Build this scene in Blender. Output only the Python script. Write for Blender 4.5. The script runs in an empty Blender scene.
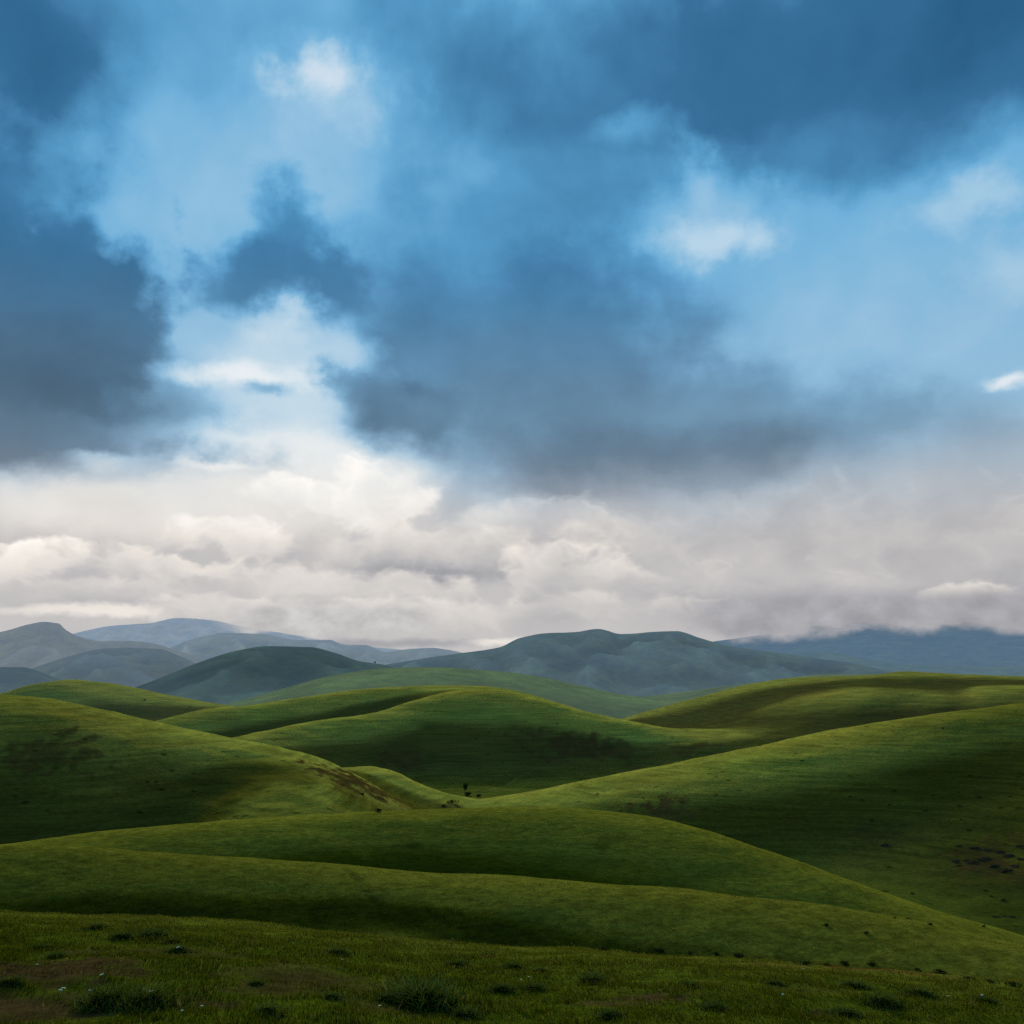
import bpy, math, random
import numpy as np

rng = np.random.default_rng(7)
random.seed(7)
R = math.radians
sc = bpy.context.scene
COL = sc.collection

# ------------------------------------------------------------------ camera
F = 1024 * 35.0 / 36.0
PITCH = R(9.6)
EYE = 2.4
cam_data = bpy.data.cameras.new("camera")
cam_data.lens = 35.0
cam_data.sensor_width = 36.0
cam_data.clip_start = 0.1
cam_data.clip_end = 120000.0
cam = bpy.data.objects.new("camera", cam_data)
cam.location = (0, 0, EYE)
cam.rotation_euler = (math.pi / 2 + PITCH, 0, 0)
COL.objects.link(cam)
sc.camera = cam


def bearing(px, py):
    """azimuth (right of north) and tan(elevation) of a survey sighting"""
    x = (np.asarray(px, float) - 512) / F
    v = (512 - np.asarray(py, float)) / F
    Y = math.cos(PITCH) - math.sin(PITCH) * v
    Z = math.sin(PITCH) + math.cos(PITCH) * v
    return np.arctan2(x, Y), Z / np.hypot(x, Y)


def lin(c):
    return tuple(((v / 255) / 12.92) if v / 255 <= 0.04045 else (((v / 255) + 0.055) / 1.055) ** 2.4 for v in c)


# ------------------------------------------------------------------ numpy noise
_perm = rng.permutation(512).astype(np.int32)
_perm = np.concatenate([_perm, _perm, _perm])
_ga = rng.uniform(0, 2 * np.pi, 512)
_gx, _gy = np.cos(_ga), np.sin(_ga)


def perlin(x, y):
    xi = np.floor(x).astype(np.int64); yi = np.floor(y).astype(np.int64)
    xf = x - xi; yf = y - yi
    u = xf * xf * xf * (xf * (xf * 6 - 15) + 10); v = yf * yf * yf * (yf * (yf * 6 - 15) + 10)
    xa, xb, ya, yb = xi & 511, (xi + 1) & 511, yi & 511, (yi + 1) & 511

    def g(ix, iy, dx, dy):
        h = _perm[_perm[ix] + iy]
        return _gx[h] * dx + _gy[h] * dy
    a = g(xa, ya, xf, yf); b = g(xb, ya, xf - 1, yf); c = g(xa, yb, xf, yf - 1); d = g(xb, yb, xf - 1, yf - 1)
    return ((a + (b - a) * u) * (1 - v) + (c + (d - c) * u) * v) * 1.5


def fbm(x, y, octs=4, gain=0.5):
    s = 0; a = 1.0
    for o in range(octs):
        s = s + a * perlin(x * 2 ** o + 17.3 * o, y * 2 ** o - 9.1 * o); a *= gain
    return s


def ridged(x, y, octs=5):
    s = 0; a = 1.0; w = 1.0
    for o in range(octs):
        n = 1 - np.abs(perlin(x * 2 ** o + 31.7 * o, y * 2 ** o + 5.3 * o)) * 1.6
        n = np.clip(n, 0, 1) ** 2
        s = s + a * n * w; w = np.clip(n * 1.6, 0, 1); a *= 0.5
    return s


def smooth(e0, e1, x):
    t = np.clip((x - e0) / (e1 - e0), 0, 1)
    return t * t * (3 - 2 * t)


def hermite(xs, ys, q):
    """monotone-ish cubic through control points, straight on beyond the ends"""
    xs = np.asarray(xs, float); ys = np.asarray(ys, float)
    m = np.gradient(ys, xs)
    d = np.diff(ys) / np.diff(xs)
    for i in range(1, len(xs) - 1):
        if d[i - 1] * d[i] <= 0: m[i] = 0.0
        else: m[i] = 2 * d[i - 1] * d[i] / (d[i - 1] + d[i])
    i = np.clip(np.searchsorted(xs, q) - 1, 0, len(xs) - 2)
    h = xs[i + 1] - xs[i]; t = (q - xs[i]) / h
    tc = np.clip(t, 0, 1)
    r = ((2 * tc**3 - 3 * tc**2 + 1) * ys[i] + (tc**3 - 2 * tc**2 + tc) * h * m[i]
         + (-2 * tc**3 + 3 * tc**2) * ys[i + 1] + (tc**3 - tc**2) * h * m[i + 1])
    return r + np.where(t < 0, (q - xs[0]) * m[0], 0) + np.where(t > 1, (q - xs[-1]) * m[-1], 0)


# ------------------------------------------------------------------ terrain
NA, NR = 1300, 1450
AZ = np.linspace(R(-38), R(38), NA)
RMIN, RMAX = 2.0, 34000.0
LR = np.linspace(math.log(RMIN), math.log(RMAX), NR)
RR = np.exp(LR)
A2, R2 = np.meshgrid(AZ, RR, indexing='ij')
A2 = A2.astype(np.float32); R2 = R2.astype(np.float32)
X = R2 * np.sin(A2); Y = R2 * np.cos(A2)

GREEN = (0.060, 0.088, 0.014)
DARKG = (0.045, 0.066, 0.014)
# each ridge: owner, crest sightings (px, py, distance), round-over (share of distance), front slope, back slope,
# soil colour, haze colour (sRGB), haze share
RIDGES = [
 # foreground meadow
 dict(o='meadow', c=[(-200,899,24),(0,909,24),(100,914,23),(250,925,22),(400,940,21),(512,948,21),(700,962,20),(850,973,20),(1024,986,20),(1250,1003,20)], w=.2, sf=.11, sb=.34, col=(0.0248,0.0335,0.0013), hz=(70,90,60), ha=0.0),
 dict(o='near_rise', c=[(-200,841,62),(0,845,62),(100,849,62),(200,855,61),(300,862,60),(420,872,58),(520,877,56),(640,885,54),(760,897,52),(850,910,50),(940,925,48),(1024,943,46),(1250,985,44)], w=.12, sf=.46, sb=.3, col=(0.0259,0.0263,0.0013), hz=(70,90,60), ha=0.0),
 dict(o='near_ridge', c=[(-200,858,130),(0,844,130),(100,832,132),(200,822,135),(340,813,138),(440,809,140),(540,807,140),(600,810,138),(650,817,135),(700,829,131),(760,848,126),(820,869,121),(900,898,115),(1024,936,108),(1250,990,100)], w=.13, sf=.46, sb=.34, col=(0.0324,0.0329,0.0018), hz=(70,90,60), ha=0.0),
 # left hill with its two spurs
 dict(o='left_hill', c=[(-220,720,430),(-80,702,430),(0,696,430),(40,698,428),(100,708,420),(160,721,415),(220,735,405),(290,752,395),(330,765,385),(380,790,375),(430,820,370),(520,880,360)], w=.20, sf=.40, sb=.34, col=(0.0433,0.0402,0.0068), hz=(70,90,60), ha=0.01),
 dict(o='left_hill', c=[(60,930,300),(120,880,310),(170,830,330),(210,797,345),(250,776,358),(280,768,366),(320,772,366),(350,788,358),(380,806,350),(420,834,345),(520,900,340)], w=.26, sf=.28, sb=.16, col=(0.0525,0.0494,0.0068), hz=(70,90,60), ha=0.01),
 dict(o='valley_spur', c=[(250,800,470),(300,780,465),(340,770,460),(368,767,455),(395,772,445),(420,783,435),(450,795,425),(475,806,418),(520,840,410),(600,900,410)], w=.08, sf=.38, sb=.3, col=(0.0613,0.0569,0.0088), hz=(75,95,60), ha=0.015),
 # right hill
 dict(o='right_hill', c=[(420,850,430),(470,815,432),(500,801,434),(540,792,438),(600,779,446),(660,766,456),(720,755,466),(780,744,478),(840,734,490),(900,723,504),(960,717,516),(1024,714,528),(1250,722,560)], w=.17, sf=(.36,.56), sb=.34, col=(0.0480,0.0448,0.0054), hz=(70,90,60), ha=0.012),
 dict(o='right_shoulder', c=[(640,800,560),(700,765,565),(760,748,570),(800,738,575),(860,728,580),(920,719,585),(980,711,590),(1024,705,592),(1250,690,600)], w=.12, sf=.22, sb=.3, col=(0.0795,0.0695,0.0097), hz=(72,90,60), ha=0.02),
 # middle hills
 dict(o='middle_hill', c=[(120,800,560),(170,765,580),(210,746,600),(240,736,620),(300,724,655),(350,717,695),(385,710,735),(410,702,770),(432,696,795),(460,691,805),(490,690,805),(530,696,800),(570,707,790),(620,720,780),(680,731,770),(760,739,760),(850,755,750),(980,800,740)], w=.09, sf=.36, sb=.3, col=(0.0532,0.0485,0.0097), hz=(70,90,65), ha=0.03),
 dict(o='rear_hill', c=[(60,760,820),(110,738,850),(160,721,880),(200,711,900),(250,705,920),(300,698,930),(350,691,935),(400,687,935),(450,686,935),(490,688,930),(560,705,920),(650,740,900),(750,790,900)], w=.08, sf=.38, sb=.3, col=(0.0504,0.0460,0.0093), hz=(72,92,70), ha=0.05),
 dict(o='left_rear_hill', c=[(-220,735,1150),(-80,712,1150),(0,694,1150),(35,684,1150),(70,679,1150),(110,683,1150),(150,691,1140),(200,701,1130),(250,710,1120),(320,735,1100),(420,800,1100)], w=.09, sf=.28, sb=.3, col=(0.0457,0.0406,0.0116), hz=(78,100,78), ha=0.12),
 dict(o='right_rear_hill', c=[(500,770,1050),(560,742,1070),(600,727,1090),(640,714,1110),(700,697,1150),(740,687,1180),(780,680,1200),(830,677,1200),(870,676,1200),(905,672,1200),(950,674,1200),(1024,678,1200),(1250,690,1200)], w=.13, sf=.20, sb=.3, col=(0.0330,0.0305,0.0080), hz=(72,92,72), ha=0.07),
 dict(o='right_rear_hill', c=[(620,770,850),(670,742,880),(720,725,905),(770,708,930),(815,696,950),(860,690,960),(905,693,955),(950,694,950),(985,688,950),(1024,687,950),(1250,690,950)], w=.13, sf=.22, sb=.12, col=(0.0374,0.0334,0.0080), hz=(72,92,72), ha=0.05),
 # hazy middle distance
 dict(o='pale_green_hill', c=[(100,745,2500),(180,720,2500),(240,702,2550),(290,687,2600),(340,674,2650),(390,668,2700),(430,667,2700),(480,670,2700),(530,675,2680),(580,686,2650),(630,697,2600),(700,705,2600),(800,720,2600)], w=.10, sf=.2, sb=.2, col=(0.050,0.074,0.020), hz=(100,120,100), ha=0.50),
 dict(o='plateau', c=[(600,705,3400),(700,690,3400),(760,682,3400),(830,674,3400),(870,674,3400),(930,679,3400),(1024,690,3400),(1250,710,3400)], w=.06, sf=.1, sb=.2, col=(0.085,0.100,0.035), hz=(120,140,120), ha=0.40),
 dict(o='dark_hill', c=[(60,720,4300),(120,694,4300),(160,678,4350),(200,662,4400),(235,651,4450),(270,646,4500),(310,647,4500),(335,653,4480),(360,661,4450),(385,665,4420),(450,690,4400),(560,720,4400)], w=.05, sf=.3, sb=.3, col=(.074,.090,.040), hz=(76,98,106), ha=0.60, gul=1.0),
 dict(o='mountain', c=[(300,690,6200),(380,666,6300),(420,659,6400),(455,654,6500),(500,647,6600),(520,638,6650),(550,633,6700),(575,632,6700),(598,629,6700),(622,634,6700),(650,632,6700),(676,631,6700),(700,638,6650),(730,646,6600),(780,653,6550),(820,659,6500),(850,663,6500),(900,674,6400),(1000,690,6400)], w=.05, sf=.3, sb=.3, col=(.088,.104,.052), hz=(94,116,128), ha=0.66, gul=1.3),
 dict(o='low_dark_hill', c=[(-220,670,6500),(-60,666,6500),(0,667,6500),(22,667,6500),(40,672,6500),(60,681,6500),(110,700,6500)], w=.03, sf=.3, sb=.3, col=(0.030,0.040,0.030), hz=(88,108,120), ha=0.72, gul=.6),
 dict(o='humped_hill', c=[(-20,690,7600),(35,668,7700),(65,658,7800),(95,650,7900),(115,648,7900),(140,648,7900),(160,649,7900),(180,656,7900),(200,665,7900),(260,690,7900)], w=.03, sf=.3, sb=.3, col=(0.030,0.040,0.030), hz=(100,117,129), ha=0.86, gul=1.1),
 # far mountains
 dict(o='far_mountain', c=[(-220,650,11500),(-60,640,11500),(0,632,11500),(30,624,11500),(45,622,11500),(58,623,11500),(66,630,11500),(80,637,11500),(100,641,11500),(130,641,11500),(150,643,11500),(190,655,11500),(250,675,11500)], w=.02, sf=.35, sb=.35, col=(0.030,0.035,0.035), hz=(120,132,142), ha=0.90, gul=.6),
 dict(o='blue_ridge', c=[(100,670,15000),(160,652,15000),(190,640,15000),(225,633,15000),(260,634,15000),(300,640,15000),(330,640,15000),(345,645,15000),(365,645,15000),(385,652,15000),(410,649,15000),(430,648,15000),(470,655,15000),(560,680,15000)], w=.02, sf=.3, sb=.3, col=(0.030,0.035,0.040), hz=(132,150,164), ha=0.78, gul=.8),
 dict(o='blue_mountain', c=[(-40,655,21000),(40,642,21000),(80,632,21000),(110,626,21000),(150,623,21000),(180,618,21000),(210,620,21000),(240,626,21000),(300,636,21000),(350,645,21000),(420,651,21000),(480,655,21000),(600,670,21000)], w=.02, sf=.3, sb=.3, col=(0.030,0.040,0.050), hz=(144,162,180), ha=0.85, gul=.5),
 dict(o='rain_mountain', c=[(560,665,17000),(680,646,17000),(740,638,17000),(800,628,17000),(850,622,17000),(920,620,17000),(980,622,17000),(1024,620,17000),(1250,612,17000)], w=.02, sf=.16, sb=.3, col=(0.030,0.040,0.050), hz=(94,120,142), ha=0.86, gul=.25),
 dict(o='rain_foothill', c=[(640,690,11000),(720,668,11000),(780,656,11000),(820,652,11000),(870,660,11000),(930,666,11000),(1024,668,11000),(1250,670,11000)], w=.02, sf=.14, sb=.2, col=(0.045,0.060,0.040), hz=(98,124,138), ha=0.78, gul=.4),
]

azd = np.degrees(AZ)
# valley floor
side = smooth(-8, 14, np.degrees(A2))
zb_l = np.interp(R2, [0, 200, 260, 600, 1500, 3500, 6500, 34000], [-3, -38, -46, -58, -85, -150, -215, -330])
zb_r = np.interp(R2, [0, 200, 300, 600, 1500, 3500, 6500, 34000], [-3, -54, -56, -58, -85, -150, -215, -330])
zb = zb_l * (1 - side) + zb_r * side

K = (0.0045 + 0.006 * smooth(260, 450, R2)) * R2 + 0.02
layers = [zb]
owners = ['valley']
cols = [(.050, .060, .010)]
hazes = [None]
guls = [None]
for rd in RIDGES:
    p = np.array(rd['c'], float)
    az, te = bearing(p[:, 0], p[:, 1])
    o = np.argsort(az)
    te_a = hermite(az[o], te[o], AZ)
    rc = np.exp(hermite(az[o], np.log(p[o, 2]), np.clip(AZ, az[o][0], az[o][-1])))
    n = 9
    ker = np.exp(-np.linspace(-2, 2, 2 * n + 1) ** 2); ker /= ker.sum()
    if rd['ha'] < .25:
        te_a = np.convolve(np.pad(te_a, n, mode='edge'), ker, 'valid')
        rc = np.convolve(np.pad(rc, n, mode='edge'), ker, 'valid')
    te_a = te_a.astype(np.float32); rc = rc.astype(np.float32)
    d = R2 - rc[:, None]
    w = rd['w'] * rc[:, None]
    sf_ = rd['sf'] if isinstance(rd['sf'], tuple) else (rd['sf'], rd['sf'])
    SF = (sf_[0] + (sf_[1] - sf_[0]) * smooth(az.min(), az.max(), AZ)).astype(np.float32)
    D = np.sqrt(d * d + w * w) - w
    z = R2 * te_a[:, None] - np.where(d < 0, SF[:, None], rd['sb']) * D
    layers.append(z); owners.append(rd['o']); cols.append(rd['col']); hazes.append(rd)
    guls.append((rd['gul'] * smooth(0.0, .022, D / rc[:, None])).astype(np.float32) if 'gul' in rd else None)
Z = np.stack(layers).astype(np.float32); K = K.astype(np.float32)
ZM = Z.max(0)
Wt = np.exp(np.clip((Z - ZM) / K, -60, 0))
S = Wt.sum(0)
z = ZM + K * np.log(S)
Wt /= S
own = Z.argmax(0)
colr = np.tensordot(np.array(cols), Wt, axes=([0], [0]))         # 3,NA,NR
gul = sum(Wt[i] * g_ for i, g_ in enumerate(guls) if g_ is not None)
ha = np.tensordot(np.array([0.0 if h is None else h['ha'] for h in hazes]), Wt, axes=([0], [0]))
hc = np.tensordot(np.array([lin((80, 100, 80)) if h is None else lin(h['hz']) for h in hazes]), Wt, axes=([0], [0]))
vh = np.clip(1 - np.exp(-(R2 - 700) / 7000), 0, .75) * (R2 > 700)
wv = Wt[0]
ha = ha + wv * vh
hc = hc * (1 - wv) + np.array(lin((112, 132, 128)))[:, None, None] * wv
del Z, Wt, layers

# curvature: sunlit crests and shaded hollows, painted into the turf colour
def blur(a, n):
    k = np.ones(2 * n + 1) / (2 * n + 1)
    c = np.cumsum(np.pad(a, ((n + 1, n), (0, 0)), mode='edge'), axis=0); a = (c[2 * n + 1:] - c[:-2 * n - 1]) / (2 * n + 1)
    c = np.cumsum(np.pad(a, ((0, 0), (n + 1, n)), mode='edge'), axis=1); return (c[:, 2 * n + 1:] - c[:, :-2 * n - 1]) / (2 * n + 1)
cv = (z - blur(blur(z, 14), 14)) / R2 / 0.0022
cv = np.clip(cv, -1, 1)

# relief
far = smooth(2200, 3500, R2)
mid = smooth(150, 330, R2) * (1 - far)
near = 1 - smooth(60, 200, R2)
z += mid * fbm(X / 70, Y / 70, 4) * 0.9 + mid * (1 - smooth(700, 1300, R2)) * fbm(X / 14 + 4, Y / 14, 3) * 0.22
z += smooth(28, 60, R2) * (1 - smooth(250, 900, R2)) * fbm(X / 9 + 3, Y / 9, 3) * 0.10
z += near * (fbm(X / 2.0, Y / 2.0, 4) * 0.050 * (1 - .6 * smooth(25, 45, R2)) + fbm(X / 7 + 9, Y / 7, 2) * 0.10 * smooth(3, 8, R2))
sel = R2[0] > 2200
Xs, Ys = X[:, sel], Y[:, sel]
g = .6 * ridged(Xs / 430 + 3, Ys / 520, 4) + .5 * ridged(Xs / 1200 + 7, Ys / 1200, 3)
gm = np.clip(gul[:, sel] * 1.2, 0, 1) * np.clip((g - .95) / .55, -1, 1) * np.clip(gul[:, sel] + .2, 0, 1)
gully_shade = 1 + .55 * gm  # gully shading painted into the far soil colour
colr[:, :, sel] = colr[:, :, sel] * gully_shade
hc[:, :, sel] = hc[:, :, sel] * (1 + .16 * gm) + np.array(lin((60, 76, 86)))[:, None, None] * np.clip(gul[:, sel], 0, 1) * .35 * smooth(-120, -20, -z[:, sel] - 40)  # gully shading and pale mist painted into the haze colour
z[:, sel] += gul[:, sel] * (g - 1.05) * 0.0080 * np.minimum(R2[:, sel], 12000) * far[:, sel]
z[:, sel] += far[:, sel] * fbm(Xs / 260, Ys / 260, 4) * np.minimum(R2[:, sel], 12000) * 0.0004
z = z + EYE

crest_light = np.clip(cv, 0, 1); hollow_shade = np.clip(-cv, 0, 1)
crest_light_rgb = np.array([.092, .086, .016])[:, None, None] * (.42 + .58 * smooth(90, 260, R2))[None]
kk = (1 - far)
colr = colr + crest_light_rgb * crest_light * kk  # adds painted sunlight on the crests
colr = colr * (1 - .18 * hollow_shade * kk)
# broad patches of turf
pt = fbm(X / 130 + 5, Y / 130 + 2, 4)
colr = colr * (1 + .12 * np.clip(pt, -1, 1) * mid)
shade_l = smooth(-14, -26, np.degrees(A2)) * smooth(260, 330, R2); shade_r = smooth(16, 27, np.degrees(A2)) * smooth(150, 220, R2)
colr = colr * (1 - (.22 * shade_l + .42 * shade_r) * (1 - smooth(700, 1000, R2)))     # cloud shade over the outer flanks, painted as darker turf colour
colr[0] *= 1 + .12 * np.clip(fbm(X / 60, Y / 60 + 8, 3), -1, 1) * mid

def at_ground(px, py):
    """first terrain point met along a sighting (polar grid march)"""
    a, te = bearing(px, py)
    fi = (a - AZ[0]) / (AZ[1] - AZ[0]); i = int(np.clip(round(float(fi)), 0, NA - 1))
    col = z[i] - EYE - RR * float(te)
    j = int(np.argmax(col > 0))
    if col[j] <= 0: j = int(np.argmax((z[i] - EYE) / RR))
    if j > 0:
        t = -col[j - 1] / (col[j] - col[j - 1] + 1e-9); t = min(max(t, 0), 1)
        r = RR[j - 1] + (RR[j] - RR[j - 1]) * t
    else: r = RR[j]
    return r * math.sin(a), r * math.cos(a), r

def ground_z(x, y):
    x = np.asarray(x, float); y = np.asarray(y, float)
    r = np.hypot(x, y); a = np.arctan2(x, y)
    fi = np.clip((a - AZ[0]) / (AZ[1] - AZ[0]), 0, NA - 1.001); fj = np.clip((np.log(r) - LR[0]) / (LR[1] - LR[0]), 0, NR - 1.001)
    i = fi.astype(int); j = fj.astype(int); u = fi - i; v = fj - j
    return (z[i, j] * (1 - u) + z[i + 1, j] * u) * (1 - v) + (z[i, j + 1] * (1 - u) + z[i + 1, j + 1] * u) * v

def sample(arr, x, y):
    r = np.hypot(x, y); a = np.arctan2(x, y)
    i = np.clip(((a - AZ[0]) / (AZ[1] - AZ[0])).round().astype(int), 0, NA - 1)
    j = np.clip(((np.log(r) - LR[0]) / (LR[1] - LR[0])).round().astype(int), 0, NR - 1)
    return arr[..., i, j]

# bare and stony patches (sighted centre, half sizes in metres, colour, strength)
rough = fbm(X / 6, Y / 6, 4)
def patch(px, py, hw, hd, c, k, rot=0.0, edge=.8):
    x0, y0, r0 = at_ground(px, py)
    s = r0 / 400 if r0 > 100 else r0 / 40
    n = fbm(X / (5 * s + .3) + px, Y / (9 * s + .3) + py, 3)
    if r0 < 100: n = n * .7 + fbm(X / .34 + px, Y / .30, 3) * .55
    ca, sa = math.cos(rot), math.sin(rot)
    u = ((X - x0) * ca + (Y - y0) * sa) / hw; v = (-(X - x0) * sa + (Y - y0) * ca) / hd
    m = smooth(1.0, 0.35, np.sqrt(u * u + v * v) + n * edge) * k
    for q in range(3): colr[q] = colr[q] * (1 - m) + c[q] * m
BROWN = (.056, .032, .010); EARTH = (.036, .022, .007); STONE = (.060, .050, .034); RED = (.062, .030, .009)
patch(662, 808, 15, 13, BROWN, .95)
patch(346, 778, 15, 26, EARTH, .95)
patch(374, 788, 12, 18, EARTH, .85)
patch(452, 806, 7, 6, BROWN, .6)
patch(575, 746, 34, 32, EARTH, .9)
patch(615, 748, 26, 22, EARTH, .7)
patch(690, 748, 22, 20, EARTH, .6)
patch(402, 762, 14, 26, EARTH, .7)
patch(540, 735, 30, 20, EARTH, .35)
patch(52, 752, 16, 24, EARTH, .7)
patch(985, 862, 12, 14, EARTH, .9)
patch(1010, 872, 8, 9, EARTH, .5)
patch(885, 836, 16, 12, EARTH, .5)
patch(820, 830, 30, 16, EARTH, .25)
patch(1000, 845, 25, 8, EARTH, .5)
# foreground earth
for (px, py, hw, hd, k) in [(20,975,1.5,1.3,.85),(60,1012,1.6,.8,.8),(200,1004,.9,.5,.7),(150,952,1.6,.8,.6),(70,1000,1.0,.7,.6),(255,988,.9,.6,.6),(330,985,1.2,.6,.5),(395,1010,.8,.5,.5),
                            (640,998,.75,.55,.9),(600,1003,.5,.4,.7),(845,1016,.5,.3,.7),(300,972,1.3,.7,.5),(820,990,.8,.4,.3),(15,1005,.8,.4,.6)]:
    patch(px, py, hw * .95, hd * .9, (.030, .019, .008), min(1, k * 1.1))
for (px, py, hw, hd, k) in [(890,971,1.5,.7,.85),(850,968,1.3,.6,.7),(790,966,1.4,.5,.5),(930,975,1.2,.6,.5)]:
    patch(px, py, hw, hd, RED, k)

def track(pts, width, c, k):
    global colr
    P = [at_ground(*q)[:2] for q in pts]
    m = np.zeros_like(z)
    for (xa, ya), (xb, yb) in zip(P[:-1], P[1:]):
        L2 = (xb - xa) ** 2 + (yb - ya) ** 2 + 1e-9
        t = np.clip(((X - xa) * (xb - xa) + (Y - ya) * (yb - ya)) / L2, 0, 1)
        dd = np.hypot(X - xa - t * (xb - xa), Y - ya - t * (yb - ya))
        m = np.maximum(m, smooth(width, width * .3, dd))
    m *= k * np.clip(.8 + rough * .8, 0, 1)
    for q in range(3): colr[q] = colr[q] * (1 - m) + c[q] * m
track([(330,816),(342,828),(352,842),(366,858)], .6, (.060,.070,.008), .5)
track([(345,868),(372,898),(398,922)], .35, (.012,.018,.003), .5)
track([(472,792),(490,790),(505,786),(516,779),(530,772)], 1.3, (.075,.085,.025), .5)
track([(512,792),(524,786),(536,776)], 1.1, (.06,.07,.02), .3)

colr = np.clip(colr, 0.002, 1)
ha = np.clip(ha, 0, .95)

# surface normals from the whole field, so neighbouring hills meet without a seam
zr = np.gradient(z, LR, axis=1) / R2; za = np.gradient(z, AZ, axis=0) / R2
nx = -(zr * np.sin(A2) + za * np.cos(A2)); ny = -(zr * np.cos(A2) - za * np.sin(A2)); nz = np.ones_like(z)
nl = np.sqrt(nx * nx + ny * ny + 1); NORM = np.stack([nx / nl, ny / nl, nz / nl], -1)

# ------------------------------------------------------------------ node helpers
class NT:
    def __init__(self, tree):
        self.t = tree; tree.nodes.clear()
    def n(self, kind, **kw):
        nd = self.t.nodes.new(kind)
        for k, v in kw.items(): setattr(nd, k, v)
        return nd
    def l(self, a, b): self.t.links.new(a, b)
    def put(self, sock, v):
        if isinstance(v, bpy.types.NodeSocket): self.l(v, sock)
        else: sock.default_value = v
    def math(self, op, a, b=0.0, c=0.0, clamp=False):
        nd = self.n('ShaderNodeMath', operation=op); nd.use_clamp = clamp
        for i, v in enumerate((a, b, c)): self.put(nd.inputs[i], v)
        return nd.outputs[0]
    def vmath(self, op, a, b=None, s=None):
        nd = self.n('ShaderNodeVectorMath', operation=op)
        self.put(nd.inputs[0], a)
        if b is not None: self.put(nd.inputs[1], b)
        if s is not None: self.put(nd.inputs['Scale'], s)
        return nd
    def mix(self, f, a, b, blend='MIX'):
        nd = self.n('ShaderNodeMix', data_type='RGBA', blend_type=blend); nd.clamp_factor = True
        self.put(nd.inputs[0], f); self.put(nd.inputs[6], a); self.put(nd.inputs[7], b)
        return nd.outputs[2]
    def fmix(self, f, a, b):
        nd = self.n('ShaderNodeMix', data_type='FLOAT'); nd.clamp_factor = True
        self.put(nd.inputs[0], f); self.put(nd.inputs[2], a); self.put(nd.inputs[3], b)
        return nd.outputs[0]
    def noise(self, vec, scale, detail=4, rough=.55, dist=0.0):
        nd = self.n('ShaderNodeTexNoise')
        self.put(nd.inputs['Vector'], vec); nd.inputs['Scale'].default_value = scale
        nd.inputs['Detail'].default_value = detail; nd.inputs['Roughness'].default_value = rough
        nd.inputs['Distortion'].default_value = dist
        return nd.outputs['Fac'] if 'Fac' in nd.outputs else nd.outputs[0]
    def rng(self, v, a, b, c=0.0, d=1.0, kind='SMOOTHSTEP'):
        nd = self.n('ShaderNodeMapRange', interpolation_type=kind)
        for i, q in enumerate((v, a, b, c, d)): self.put(nd.inputs[i], q)
        return nd.outputs[0]
    def ramp(self, f, stops):
        nd = self.n('ShaderNodeValToRGB'); cr = nd.color_ramp
        while len(cr.elements) < len(stops): cr.elements.new(.5)
        for e, (p, c) in zip(cr.elements, stops):
            e.position = p; e.color = (*c, 1)
        self.put(nd.inputs[0], f); return nd.outputs[0]


def new_mat(name):
    m = bpy.data.materials.new(name); m.use_nodes = True
    return m, NT(m.node_tree)


SHEEN = 0.5


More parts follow.
